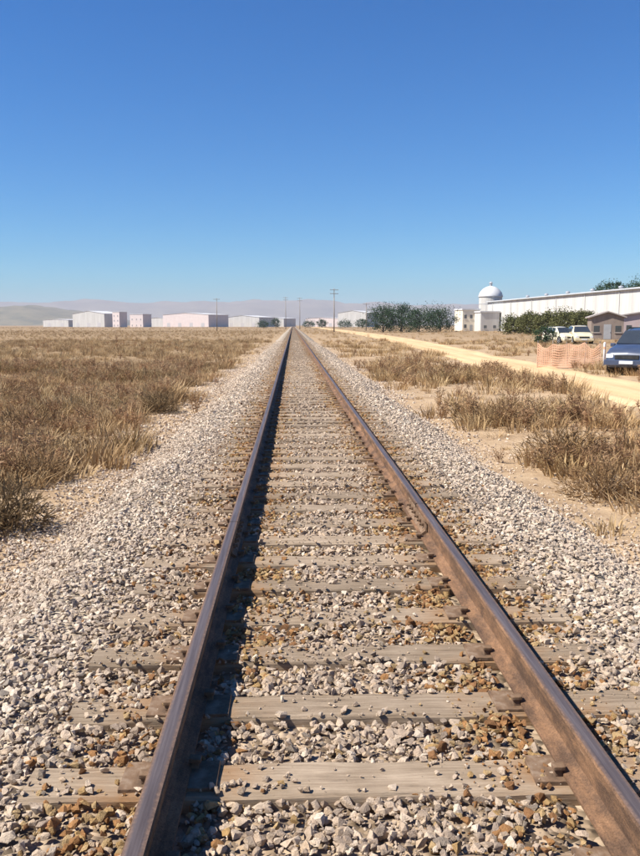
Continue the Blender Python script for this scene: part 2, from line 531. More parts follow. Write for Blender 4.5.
def head_material():
    m, n, l, b = new_mat('rail_head_worn', 0.42, 0.5, 0.6)
    geo = n.new('ShaderNodeNewGeometry')
    tc = n.new('ShaderNodeTexCoord')
    sp_ = n.new('ShaderNodeSeparateXYZ'); l.new(tc.outputs['Object'], sp_.inputs[0])
    ab = nd(n, 'ShaderNodeMath', operation='ABSOLUTE'); l.new(sp_.outputs[0], ab.inputs[0])
    band = nd(n, 'ShaderNodeMapRange'); band.inputs[1].default_value = 0.026; band.inputs[2].default_value = 0.015
    mp = n.new('ShaderNodeMapping'); mp.inputs['Scale'].default_value = (30, 0.8, 1); l.new(geo.outputs['Position'], mp.inputs[0])
    t = nd(n, 'ShaderNodeTexNoise', Scale=2.0, Detail=8, Roughness=0.7); l.new(mp.outputs[0], t.inputs['Vector'])
    t2 = nd(n, 'ShaderNodeTexNoise', Scale=55.0, Detail=6, Roughness=0.75); l.new(geo.outputs['Position'], t2.inputs['Vector'])
    wob = nd(n, 'ShaderNodeMath', operation='MULTIPLY_ADD'); l.new(t2.outputs[0], wob.inputs[0]); wob.inputs[1].default_value = 0.016; l.new(ab.outputs[0], wob.inputs[2])
    sb = nd(n, 'ShaderNodeMath', operation='SUBTRACT'); l.new(wob.outputs[0], sb.inputs[0]); sb.inputs[1].default_value = 0.008
    l.new(sb.outputs[0], band.inputs[0])
    r = ramp(n, [(0.3, (0.07, 0.050, 0.044)), (0.5, (0.12, 0.092, 0.083)), (0.7, (0.20, 0.16, 0.145))])
    l.new(t.outputs[0], r.inputs[0])
    ru = ramp(n, [(0.3, (0.06, 0.036, 0.026)), (0.55, (0.14, 0.085, 0.058)), (0.75, (0.22, 0.14, 0.095))]); l.new(t2.outputs[0], ru.inputs[0])
    l.new(mixc(n, l, ru.outputs[0], r.outputs[0], band.outputs[0]), b.inputs['Base Color'])
    rr = nd(n, 'ShaderNodeMapRange'); l.new(band.outputs[0], rr.inputs[0]); rr.inputs[3].default_value = 0.75; rr.inputs[4].default_value = 0.46
    l.new(rr.outputs[0], b.inputs['Roughness'])
    mt = nd(n, 'ShaderNodeMapRange'); l.new(band.outputs[0], mt.inputs[0]); mt.inputs[3].default_value = 0.0; mt.inputs[4].default_value = 0.35
    l.new(mt.outputs[0], b.inputs['Metallic'])
    return m
M_rust = rust_material()
M_head = head_material()
M_plate = noise_mat('plate_rust', (0.075, 0.050, 0.034), (0.17, 0.105, 0.062), 14, 0.85, c3=(0.27, 0.20, 0.14), bump_s=0.4)

def tie_material():
    m, n, l, b = new_mat('weathered_tie', 0.92, 0.15)
    geo = n.new('ShaderNodeNewGeometry')
    info = n.new('ShaderNodeObjectInfo')
    sep = n.new('ShaderNodeSeparateXYZ'); l.new(geo.outputs['Position'], sep.inputs[0])
    mp = n.new('ShaderNodeMapping'); mp.inputs['Scale'].default_value = (1.2, 22, 14); l.new(geo.outputs['Position'], mp.inputs[0])
    g = nd(n, 'ShaderNodeTexNoise', Scale=2.6, Detail=9, Roughness=0.72); l.new(mp.outputs[0], g.inputs['Vector'])
    big = nd(n, 'ShaderNodeTexNoise', Scale=3.2, Detail=5, Roughness=0.6); l.new(geo.outputs['Position'], big.inputs['Vector'])
    r = ramp(n, [(0.25, (0.10, 0.078, 0.058)), (0.42, (0.27, 0.210, 0.150)), (0.6, (0.38, 0.305, 0.225)), (0.8, (0.47, 0.39, 0.30))])
    l.new(g.outputs[0], r.inputs[0])
    t = ramp(n, [(0.3, (0.76, 0.72, 0.66)), (0.7, (1.1, 1.08, 1.05))]); l.new(big.outputs[0], t.inputs[0])
    c = mixc(n, l, r.outputs[0], t.outputs[0], 0.9, 'MULTIPLY')
    rv = ramp(n, [(0.0, (0.80, 0.78, 0.76)), (1.0, (1.12, 1.1, 1.08))]); l.new(info.outputs['Random'], rv.inputs[0])
    c = mixc(n, l, c, rv.outputs[0], 1.0, 'MULTIPLY')
    # rust run-off beside the two rails
    dx = nd(n, 'ShaderNodeMath', operation='SUBTRACT'); l.new(sep.outputs[0], dx.inputs[0]); dx.inputs[1].default_value = XC
    ab = nd(n, 'ShaderNodeMath', operation='ABSOLUTE'); l.new(dx.outputs[0], ab.inputs[0])
    d2 = nd(n, 'ShaderNodeMath', operation='SUBTRACT'); l.new(ab.outputs[0], d2.inputs[0]); d2.inputs[1].default_value = 0.7525
    a2 = nd(n, 'ShaderNodeMath', operation='ABSOLUTE'); l.new(d2.outputs[0], a2.inputs[0])
    mr = nd(n, 'ShaderNodeMapRange'); mr.inputs[1].default_value = 0.40; mr.inputs[2].default_value = 0.12; mr.inputs[4].default_value = 0.95
    l.new(a2.outputs[0], mr.inputs[0])
    mm = nd(n, 'ShaderNodeMath', operation='MULTIPLY'); l.new(mr.outputs[0], mm.inputs[0])
    pr = nd(n, 'ShaderNodeMapRange'); pr.inputs[1].default_value = 0.40; pr.inputs[2].default_value = 0.62; l.new(big.outputs[0], pr.inputs[0]); l.new(pr.outputs[0], mm.inputs[1])
    c = mixc(n, l, c, (0.26, 0.135, 0.055), mm.outputs[0])
    l.new(c, b.inputs['Base Color'])
    bump(n, l, b, g.outputs[0], 0.8, 0.012)
    return m
M_tie = tie_material()

track = thing('railway_track', 'straight railway track on grey wooden ties running away to the horizon', 'railway track')
# rail profile: (x, z) from the foot up the right side, then mirrored
half = [(0.070, 0.000), (0.070, 0.010), (0.030, 0.022), (0.0095, 0.036), (0.0085, 0.115), (0.016, 0.126), (0.0345, 0.134), (0.0355, 0.158), (0.030, 0.1655), (0.016, 0.1680)]
prof = half + [(-x, z) for x, z in half[::-1]]
RAIL_Z = 0.014
ys_r = np.concatenate([np.arange(TRACK_Y0, 60, 2.0), np.arange(60, TRACK_Y1 - 20, 20.0), [TRACK_Y1]])
def rail_mesh():
    n = len(prof); P = np.array(prof)
    V = np.concatenate([np.stack([P[:, 0] + 0.004 * math.sin(y * 0.13), np.full(n, y), P[:, 1] + RAIL_Z], 1) for y in ys_r])
    F = []; fm = []
    for a in range(len(ys_r) - 1):
        for k in range(n):
            k2 = (k + 1) % n
            F.append((a * n + k, a * n + k2, (a + 1) * n + k2, (a + 1) * n + k))
            fm.append(1 if k in (8, 9, 10) else 0)
    return arr_mesh('rail', V, np.array(F), [M_rust, M_head], False, None, fm)
rm_ = rail_mesh()
rl = link('rail', rm_, track, (XL, 0, 0)); rl['label'] = 'rail with its dark shaded inner side'
rr = link('rail', rm_, track, (XR, 0, 0)); rr['label'] = 'rail with its rusty brown sunlit inner side'

def tie_mesh(seed):
    r = random.Random(seed)
    bm = bmesh.new()
    nx = 14
    rows = [(-TIE_W / 2, -0.16), (-TIE_W / 2, -0.012), (-TIE_W / 2 + 0.012, 0.0), (-0.03, 0.002), (0.03, 0.002), (TIE_W / 2 - 0.012, 0.0), (TIE_W / 2, -0.012), (TIE_W / 2, -0.16)]
    grid = []
    for a in range(nx + 1):
        x = -TIE_HALF + 2 * TIE_HALF * a / nx
        e = 0.02 * r.uniform(-1, 1) if a in (0, nx) else 0
        grid.append([bm.verts.new((x + e, yy + r.uniform(-1, 1) * 0.006, zz + (r.uniform(-1, 0.3) * 0.007 if zz > -0.1 else 0))) for yy, zz in rows])
    for a in range(nx):
        for k in range(len(rows) - 1):
            bm.faces.new((grid[a][k], grid[a + 1][k], grid[a + 1][k + 1], grid[a][k + 1]))
    bm.faces.new(grid[0]); bm.faces.new(grid[-1][::-1])
    bmesh.ops.recalc_face_normals(bm, faces=bm.faces)
    me = bpy.data.meshes.new('tie'); bm.to_mesh(me); bm.free()
    me.materials.append(M_tie)
    return me
tie_meshes = [tie_mesh(k) for k in range(7)]
plate_me = MB().box(-0.175, 0.175, -0.095, 0.095, -0.004, 0.0135).mesh('tie_plate', M_plate, False, 0.003)
sp = MB().box(-0.014, 0.014, -0.014, 0.014, -0.01, 0.030)
sp.box(-0.024, 0.020, -0.019, 0.019, 0.026, 0.042)
spike_me = sp.mesh('spike', M_plate, False, 0.004)
M_trim_dark = noise_mat('joint_gap', (0.01, 0.01, 0.01), (0.02, 0.018, 0.016), 30)
anchor_me = MB().box(-0.085, 0.085, -0.014, 0.014, -0.020, 0.008).mesh('rail_anchor', M_rust, False, 0.003)
# bolted joint bars on both rails
jb = MB().prism([(0.012, -0.46, 0.026), (0.050, -0.46, 0.018), (0.056, -0.46, 0.028), (0.026, -0.46, 0.052), (0.024, -0.46, 0.104), (0.034, -0.46, 0.120), (0.012, -0.46, 0.122)], (0, 0.92, 0))
joint_me = jb.mesh('joint_bar', M_plate, False, 0.002)
bolt_me = MB().lathe([(0.017, 0.0), (0.017, 0.016), (0.010, 0.018), (0.010, 0.034)], 6, Matrix.Rotation(math.pi / 2, 4, 'Y')).mesh('bolt', M_plate)
for xr, yj in ((XL, 6.15), (XR, 6.75)):
    for sgn in (0, 1):
        j_ = link('joint_bar', joint_me, track, (xr, yj, RAIL_Z), (0, 0, math.pi * sgn))
        for q in (-0.36, -0.22, -0.08, 0.08, 0.22, 0.36):
            link('bolt', bolt_me, j_, (0.024, q, 0.078))
    MB().box(-0.0362, 0.0362, -0.0035, 0.0035, 0.135, 0.1688).build('joint_gap', M_trim_dark, track).location = (xr, yj, RAIL_Z)
N_TIES = 64
k_first = -2
for k in range(k_first, N_TIES):
    y = TIE0 + TIE_DY * k + TIE_W / 2
    rnd = random.Random(900 + k)
    t = link('tie', tie_meshes[rnd.randrange(7)], track, (XC + rnd.uniform(-0.04, 0.04), y + rnd.uniform(-0.02, 0.02), rnd.uniform(-0.004, 0.001)), (0, 0, rnd.uniform(-0.012, 0.012)))
    if k < 42:
        for xr in (XL, XR):
            p = link('tie_plate', plate_me, t, (xr - t.location.x, y - t.location.y, 0.0))
            if k < 26:
                for sx, sy in ((-1, -0.05), (1, 0.05)):
                    s_ = link('spike', spike_me, t, (xr - t.location.x + sx * 0.084, y - t.location.y + sy, 0.012), (rnd.uniform(-.1, .1), rnd.uniform(-.1, .1), 0 if sx > 0 else math.pi))
# the ties beyond, too far to tell apart
V = []; F = []; off = 0
box_f = np.array([(0, 2, 3, 1), (4, 5, 7, 6), (0, 1, 5, 4), (2, 6, 7, 3), (0, 4, 6, 2), (1, 3, 7, 5)])
for k in range(N_TIES, int((TRACK_Y1 - 4) / TIE_DY)):
    y = TIE0 + TIE_DY * k + random.uniform(-.02, .02); xo = random.uniform(-.05, .05)
    V += [(x, yy, z) for z in (-0.16, random.uniform(-.008, 0.0)) for yy in (y, y + TIE_W) for x in (XC - TIE_HALF + xo, XC + TIE_HALF + xo)]
    F.append(box_f + off); off += 8
far_ties = link('distant_ties', arr_mesh('distant_ties', np.array(V), np.concatenate(F), [M_tie]), track)
far_ties['kind'] = 'stuff'; far_ties['label'] = 'ties farther along the track'

# ------------------------------------------------------------------ dry grass and weeds (uncountable)
def straw_material(name, stops, trans=0.25):
    m, n, l, b = new_mat(name, 0.85, 0.15)
    info = n.new('ShaderNodeObjectInfo')
    at = n.new('ShaderNodeAttribute'); at.attribute_name = 'tint'
    r = ramp(n, stops); l.new(info.outputs['Random'], r.inputs[0])
    c = mixc(n, l, r.outputs[0], at.outputs['Color'], 1.0, 'MULTIPLY')
    pn = nd(n, 'ShaderNodeTexNoise', Scale=0.23, Detail=4, Roughness=0.6); l.new(info.outputs['Location'], pn.inputs['Vector'])
    pr = ramp(n, [(0.32, (0.84, 0.82, 0.72)), (0.5, (1.0, 1.0, 1.0)), (0.68, (1.22, 1.18, 1.12))]); l.new(pn.outputs[0], pr.inputs[0])
    c = mixc(n, l, c, pr.outputs[0], 1.0, 'MULTIPLY')
    l.new(c, b.inputs['Base Color'])
    tr = n.new('ShaderNodeBsdfTranslucent'); l.new(c, tr.inputs[0])
    mx = n.new('ShaderNodeMixShader'); mx.inputs[0].default_value = trans
    l.new(b.outputs[0], mx.inputs[1]); l.new(tr.outputs[0], mx.inputs[2])
    l.new(mx.outputs[0], n['Material Output'].inputs[0])
    return m
M_straw = straw_material('straw', [(0.0, (0.27, 0.175, 0.088)), (0.35, (0.34, 0.23, 0.12)), (0.7, (0.42, 0.295, 0.16)), (1.0, (0.50, 0.37, 0.21))])
M_weed = straw_material('dry_weed', [(0.0, (0.30, 0.175, 0.095)), (0.4, (0.38, 0.23, 0.125)), (0.75, (0.46, 0.30, 0.17)), (1.0, (0.42, 0.30, 0.155))])

def tuft_mesh(name, mat, nb, h, spread, width, lean, seed, seg=2):
    """a bunch of bent tapering blades"""
    r = np.random.default_rng(seed)
    V = []; F = []; Cc = []
    for b in range(nb):
        a = r.uniform(0, 2 * math.pi); rad = spread * math.sqrt(r.random()) * 0.6
        bx_, by_ = math.cos(a) * rad, math.sin(a) * rad
        a2 = a + r.normal(0, 0.7)
        ln = h * r.uniform(0.45, 1.1); le = lean * r.uniform(0.2, 1.3)
        w = width * r.uniform(0.6, 1.3)
        side = a2 + math.pi / 2 + r.normal(0, 0.5)
        ex, ey = math.cos(side) * w / 2, math.sin(side) * w / 2
        tint = r.uniform(0.7, 1.2)
        base = len(V)
        for s in range(seg):
            t = s / seg
            out = le * ln * t ** 1.6; z = ln * t * (1 - 0.25 * le * t)
            k = 1 - 0.55 * t
            px, py = bx_ + math.cos(a2) * out, by_ + math.sin(a2) * out
            V += [(px - ex * k, py - ey * k, z - 0.02), (px + ex * k, py + ey * k, z - 0.02)]
            Cc += [(tint * 1.0,) * 3] * 2
        out = le * ln
        V.append((bx_ + math.cos(a2) * out, by_ + math.sin(a2) * out, ln * (1 - 0.25 * le)))
        Cc.append((tint * 1.05,) * 3)
        for s in range(seg - 1):
            i0 = base + 2 * s
            F += [(i0, i0 + 1, i0 + 3), (i0, i0 + 3, i0 + 2)]
        i0 = base + 2 * (seg - 1)
        F.append((i0, i0 + 1, i0 + 2))
    return arr_mesh(name, np.array(V), np.array(F), [mat], False, np.array(Cc))

def weed_mesh(name, mat, h, rad, seed, nstem=9, nleaf=26):
    """twiggy round dead weed: forked stalks with small dry leaves and seed heads"""
    r = np.random.default_rng(seed)
    V = []; F = []; Cc = []
    def blade(p, q, w, tint):
        p = np.array(p); q = np.array(q); d = q - p
        s = np.cross(d, r.normal(size=3)); s = s / (np.linalg.norm(s) + 1e-9) * w
        b = len(V)
        V.extend([p - s, p + s, q + s * 0.4, q - s * 0.4]); F.append((b, b + 1, b + 2)); F.append((b, b + 2, b + 3))
        Cc.extend([(tint,) * 3] * 4)
    for k in range(nstem):
        a = r.uniform(0, 2 * math.pi); ti = r.uniform(0.1, 0.9)
        top = np.array([math.cos(a) * rad * ti, math.sin(a) * rad * ti, h * r.uniform(0.65, 1.0)])
        mid = top * np.array([0.4, 0.4, 0.5]) + r.normal(0, 0.02, 3)
        blade((0, 0, -0.03), mid, 0.006, 0.8); blade(mid, top, 0.004, 0.8)
        for j in range(nleaf):
            t = r.uniform(0.25, 1.05)
            c = mid + (top - mid) * (t * 2 - 1) if t > 0.5 else mid * (t * 2)
            d = r.normal(size=3); d[2] = abs(d[2]) * 0.8; d /= np.linalg.norm(d)
            L = r.uniform(0.03, 0.11) * (h / 0.5)
            blade(c, c + d * L, r.uniform(0.004, 0.011) * (h / 0.5), r.uniform(0.6, 1.3))
    return arr_mesh(name, np.array(V), np.array(F), [mat], False, np.array(Cc))

def scatter_object(name, pts, rotz, scl, idx, templates, label, cat):
    me = bpy.data.meshes.new(name)
    me.vertices.add(len(pts)); me.vertices.foreach_set('co', np.asarray(pts, dtype=np.float32).ravel())
    a = me.attributes.new('s_rot', 'FLOAT_VECTOR', 'POINT')
    rv = np.zeros((len(pts), 3), dtype=np.float32); rv[:, 2] = rotz
    a.data.foreach_set('vector', rv.ravel())
    a = me.attributes.new('s_scl', 'FLOAT_VECTOR', 'POINT'); a.data.foreach_set('vector', np.asarray(scl, dtype=np.float32).ravel())
    a = me.attributes.new('s_idx', 'INT', 'POINT'); a.data.foreach_set('value', np.asarray(idx, dtype=np.int32))
    for mt in {t.materials[0] for t in templates}:
        me.materials.append(mt)
    o = link(name, me)
    ng = bpy.data.node_groups.new(name, 'GeometryNodeTree')
    ng.interface.new_socket('Geometry', in_out='INPUT', socket_type='NodeSocketGeometry')
    ng.interface.new_socket('Geometry', in_out='OUTPUT', socket_type='NodeSocketGeometry')
    N, L = ng.nodes, ng.links
    gi = N.new('NodeGroupInput'); go = N.new('NodeGroupOutput')
    jn = N.new('GeometryNodeJoinGeometry')
    for t in templates:
        to = bpy.data.objects.new(t.name, t)          # a template mesh for the scatter, linked to no collection
        oi = N.new('GeometryNodeObjectInfo'); oi.inputs['Object'].default_value = to; oi.inputs['As Instance'].default_value = True
        L.new(oi.outputs['Geometry'], jn.inputs[0])
    def attr(nm, ty):
        x = N.new('GeometryNodeInputNamedAttribute'); x.data_type = ty; x.inputs['Name'].default_value = nm
        return next(s for s in x.outputs if s.enabled and s.name == 'Attribute')
    ip = N.new('GeometryNodeInstanceOnPoints')
    L.new(gi.outputs[0], ip.inputs['Points']); L.new(jn.outputs[0], ip.inputs['Instance'])
    ip.inputs['Pick Instance'].default_value = True
    L.new(attr('s_idx', 'INT'), ip.inputs['Instance Index'])
    L.new(attr('s_rot', 'FLOAT_VECTOR'), ip.inputs['Rotation'])
    L.new(attr('s_scl', 'FLOAT_VECTOR'), ip.inputs['Scale'])
    L.new(ip.outputs[0], go.inputs[0])
    md = o.modifiers.new('scatter', 'NODES'); md.node_group = ng
    return tag(o, label, cat, kind='stuff')

straw_t = [tuft_mesh('straw_tuft', M_straw, 40 + 6 * k, (0.24, 0.36, 0.30, 0.42, 0.27)[k], 0.16 + 0.03 * k, 0.0075, (0.5, 0.7, 1.3, 0.9, 1.7)[k], 50 + k, 3) for k in range(5)]
short_t = [tuft_mesh('short_tuft', M_straw, 60, 0.12 + 0.04 * (k == 2), 0.18, 0.009, 1.2, 70 + k) for k in range(3)]
weed_t = [weed_mesh('weed', M_weed, 0.42, 0.32, 80 + k) for k in range(4)]
wide_t = [tuft_mesh('field_tuft', M_straw, 60, 0.42, 0.75, 0.030, 0.8, 90 + k) for k in range(4)]
templates = straw_t + short_t + weed_t + wide_t
i_straw, i_short, i_weed, i_wide = (0, 5), (5, 8), (8, 12), (12, 16)

M_gold = straw_material('gold_straw', [(0.0, (0.36, 0.235, 0.115)), (0.35, (0.45, 0.305, 0.155)), (0.7, (0.52, 0.37, 0.20)), (1.0, (0.58, 0.44, 0.26))])
def regold(t):
    c = t.copy()
    if c.materials[0] == M_straw:
        c.materials[0] = M_gold
    return c
verge_templates = [regold(t) for t in templates]

def field_points(seed, bands, left):
    r = np.random.default_rng(seed)
    P = []; RZ = []; S = []; I = []
    for (y0, y1, dens, smin, smax, kinds) in bands:
        w0 = 4 + y1 * (0.52 if left else 0.58)
        x0, x1 = (-w0, -2.15) if left else (2.5, w0)
        n = int((y1 - y0) * (x1 - x0) * dens)
        x = r.uniform(x0, x1, n); y = r.uniform(y0, y1, n)
        keep = (np.abs(x) < 4 + y * (0.52 if left else 0.58) + 3)
        f = fbm(x * 0.35 + 60, y * 0.35)
        if left:
            edge = 2.6 + (fbm(y * 0.45, 2.0) - 0.5) * 1.6
            p = np.clip((-x - edge) / 1.4, 0.02, 1) * np.clip(f * 3.2 - 0.7, 0.2, 1)
        else:
            p = np.clip((x - 2.9) / 1.0, 0.02, 1) * np.clip(f * 5.0 - 2.45, 0.10, 1)
            on_road = (x > road_l(y) + (fbm(y * 0.8, 4.0) - 0.45) * 1.2) & (x < road_r(y) + (fbm(y * 0.7, 8.0) - 0.5) * 1.2)
            p = np.where(on_road, 0.0, p)
        keep &= r.random(n) < p
        x, y, f = x[keep], y[keep], f[keep]; n = len(x)
        z = np.maximum(ground_z(x, y), np.where(np.abs(x - XC) < 3.5, bed_z(x, y) - 0.02, -9))
        s = r.uniform(smin, smax, n) * (0.75 + 0.6 * f)
        P.append(np.stack([x, y, z], 1)); RZ.append(r.uniform(0, 6.28, n))
        S.append(np.stack([s, s, s * r.uniform(0.75, 1.25, n)], 1))
        pick = r.random(n); acc = 0; idx = np.zeros(n, int)
        for (lo, hi), pr in kinds:
            m = (pick >= acc) & (pick < acc + pr); idx[m] = r.integers(lo, hi, m.sum()); acc += pr
        I.append(idx)
    return np.concatenate(P), np.concatenate(RZ), np.concatenate(S), np.concatenate(I)

lp = field_points(21, [(2.5, 14, 28, 0.55, 1.05, [(i_straw, .5), (i_short, .38), (i_weed, .12)]),
                       (14, 40, 13, 0.65, 1.1, [(i_straw, .60), (i_short, .22), (i_weed, .10), (i_wide, .08)]),
                       (40, 110, 2.2, 0.7, 1.15, [(i_straw, .25), (i_weed, .08), (i_wide, .67)]),
                       (110, 300, 0.30, 0.9, 1.5, [(i_weed, .1), (i_wide, .9)]),
                       (300, 800, 0.022, 1.3, 2.0, [(i_wide, 1.0)])], True)
scatter_object('dry_grass', *lp, templates, 'dense dry brown grass and weeds covering the flat field on the left', 'grass')
rp = field_points(22, [(4, 14, 22, 0.5, 0.9, [(i_straw, .40), (i_short, .50), (i_weed, .10)]),
                       (14, 40, 9, 0.6, 1.1, [(i_straw, .50), (i_short, .28), (i_weed, .16), (i_wide, .06)]),
                       (40, 110, 1.6, 0.7, 1.1, [(i_straw, .40), (i_weed, .20), (i_wide, .40)]),
                       (110, 300, 0.18, 1.2, 2.2, [(i_weed, .35), (i_wide, .65)]),
                       (300, 700, 0.014, 2.0, 3.2, [(i_wide, 1.0)])], False)
scatter_object('verge_weeds', *rp, verge_templates, 'sparse golden straw and reddish weeds on sandy soil beside the dirt road', 'weeds')

# ------------------------------------------------------------------ single dry shrubs one can pick out
M_shrub = straw_material('shrub_twig', [(0.0, (0.21, 0.13, 0.062)), (1.0, (0.31, 0.195, 0.095))], 0.2)
M_shrub_dark = straw_material('shrub_dark', [(0.0, (0.17, 0.115, 0.060)), (1.0, (0.23, 0.155, 0.080))], 0.2)
M_stem = noise_mat('dry_stem', (0.10, 0.065, 0.04), (0.22, 0.15, 0.09), 20)
def shrub(x, y, rad, h, mat, label, seed):
    r = random.Random(seed)
    t = thing('dry_shrub', label, 'shrub', (x, y, float(ground_z(x, y))), r.uniform(0, 6), 'dry shrubs along the track')
    b = MB()
    for k in range(9):
        a = k * 0.7 + r.uniform(-.3, .3); q = r.uniform(0.3, 0.8) * rad
        b.tube([(0, 0, -0.05), (math.cos(a) * q * 0.4, math.sin(a) * q * 0.4, h * 0.4), (math.cos(a) * q, math.sin(a) * q, h * r.uniform(0.6, 0.85))], [0.012, 0.008, 0.003], 5)
    b.build('stem', M_stem, t)
    nr = np.random.default_rng(seed)
    n = 1500
    u = nr.normal(size=(n, 3)); u /= np.linalg.norm(u, axis=1)[:, None]; u[:, 2] = np.abs(u[:, 2])
    rr_ = nr.random(n) ** 0.5
    lump = 0.72 + 0.5 * fbm(np.arctan2(u[:, 1], u[:, 0]) * 1.6 + seed, u[:, 2] * 3)
    Pp = u * rr_[:, None] * lump[:, None] * np.array([rad, rad, h])
    Pp[:, 2] += 0.02
    d = u + nr.normal(0, 0.7, (n, 3)); d[:, 2] += 0.3; d /= np.linalg.norm(d, axis=1)[:, None]
    L = nr.uniform(0.05, 0.16, n) * h / 0.5
    s = np.cross(d, nr.normal(size=(n, 3))); s /= np.linalg.norm(s, axis=1)[:, None]; s *= nr.uniform(0.003, 0.009, n)[:, None] * h / 0.5
    Q = Pp + d * L[:, None]
    V = np.stack([Pp - s, Pp + s, Q + s * .4, Q - s * .4], 1).reshape(-1, 3)
    F = np.arange(n * 4).reshape(n, 4)
    tint = np.repeat(nr.uniform(0.6, 1.35, n), 4)[:, None] * np.ones(3)
    link('foliage', arr_mesh('foliage', V, F, [mat], False, tint), t)
shrub(-2.85, 8.0, 0.50, 0.50, M_shrub_dark, 'dark brown dry shrub at the photo edge, nearest one beside the left ballast', 1)
shrub(-3.25, 10.4, 0.5, 0.42, M_shrub, 'straw coloured shrub in the field just behind the nearest dark shrub', 2)
shrub(-3.15, 19.5, 0.55, 0.5, M_shrub_dark, 'small dark shrub at the foot of the left ballast, farther off', 3)
shrub(-4.9, 15.5, 0.7, 0.55, M_shrub, 'wide tan shrub standing back from the left ballast in the field', 4)
shrub(3.75, 9.7, 0.6, 0.45, M_shrub, 'tan round shrub at the photo edge right of the track, nearest there', 5)
shrub(3.95, 12.1, 0.65, 0.55, M_shrub, 'brown shrub just behind the tan round shrub right of the track', 6)
shrub(4.2, 16.4, 0.8, 0.5, M_shrub, 'low wide shrub near the sandy road, farthest of the shrubs on that side', 7)

# ------------------------------------------------------------------ trees
def leaf_material(name, a, b_, c_):
    m, n, l, b = new_mat(name, 0.7, 0.25)
    at = n.new('ShaderNodeAttribute'); at.attribute_name = 'tint'
    r = ramp(n, [(0.0, a), (0.5, b_), (1.0, c_)])
    l.new(at.outputs['Fac'], r.inputs[0])
    l.new(r.outputs[0], b.inputs['Base Color'])
    tr = n.new('ShaderNodeBsdfTranslucent'); l.new(r.outputs[0], tr.inputs[0])
    mx = n.new('ShaderNodeMixShader'); mx.inputs[0].default_value = 0.2
    l.new(b.outputs[0], mx.inputs[1]); l.new(tr.outputs[0], mx.inputs[2])
    l.new(mx.outputs[0], n['Material Output'].inputs[0])
    return m
M_dark_leaf = leaf_material('dark_leaf', (0.020, 0.042, 0.018), (0.035, 0.068, 0.030), (0.060, 0.100, 0.045))
M_olive_leaf = leaf_material('olive_leaf', (0.070, 0.072, 0.020), (0.110, 0.112, 0.034), (0.160, 0.155, 0.055))
M_bark = noise_mat('bark', (0.06, 0.045, 0.03), (0.16, 0.12, 0.09), 8, bump_s=0.5, stretch=(4, 4, 0.7))

def tree(name, x, y, h, rad, mat, label, seed, group, trunk_frac=0.14, nleaf=5200, leaf=0.36, cat='tree'):
    r = random.Random(seed); nr = np.random.default_rng(seed)
    t = thing(name, label, cat, (x, y, float(ground_z(x, y)) - 0.05), r.uniform(0, 6.28), group)
    b = MB()
    tw = max(0.10, h * 0.028)
    b.tube([(0, 0, -0.2), (r.uniform(-.1, .1), r.uniform(-.1, .1), h * 0.25), (r.uniform(-.2, .2), r.uniform(-.2, .2), h * 0.55), (0, 0, h * 0.8)], [tw * 1.3, tw, tw * 0.6, tw * 0.2], 9)
    cl = []
    nc = 22
    for k in range(nc):
        a = k * 2.4 + r.uniform(-.4, .4)
        zz = h * (trunk_frac + (0.93 - trunk_frac) * ((k + 0.5) / nc) ** 0.9)
        q = rad * math.sin(math.pi * min(1, 0.18 + 0.80 * ((zz / h - trunk_frac) / (1 - trunk_frac)))) * r.uniform(0.45, 0.85)
        c = Vector((math.cos(a) * q, math.sin(a) * q, zz))
        cl.append((c, rad * r.choice((0.22, 0.30, 0.40, 0.55))))
        b.tube([(0, 0, max(0.1, zz - h * 0.18)), (c.x * 0.5, c.y * 0.5, zz - h * 0.06), tuple(c)], [tw * 0.45, tw * 0.28, tw * 0.08], 5)
    b.build('trunk', M_bark, t, True)
    per = nleaf // nc
    Ps = []
    for c, q in cl:
        u = nr.normal(size=(per, 3)); u /= np.linalg.norm(u, axis=1)[:, None]
        Ps.append(np.array(c) + u * (q * (nr.random(per) ** 0.42) * nr.uniform(0.7, 1.35, per))[:, None] * np.array([1, 1, 0.78 if h > 4 else 0.6]))
    P = np.concatenate(Ps); n = len(P)
    d = nr.normal(size=(n, 3)); d /= np.linalg.norm(d, axis=1)[:, None]
    e = np.cross(d, nr.normal(size=(n, 3))); e /= np.linalg.norm(e, axis=1)[:, None]
    L = leaf * nr.uniform(0.6, 1.3, n)
    d *= L[:, None] * 0.5; e *= L[:, None] * 0.28
    V = np.stack([P - d, P + e, P + d, P - e], 1).reshape(-1, 3)
    tint = np.repeat(nr.random(n), 4)[:, None] * np.ones(3)
    link('crown', arr_mesh('crown', V, np.arange(n * 4).reshape(n, 4), [mat], False, tint), t)

def at(px, d):
    """lateral position of photo column px at distance d down the track"""
    return (px - 293) / 832 * d

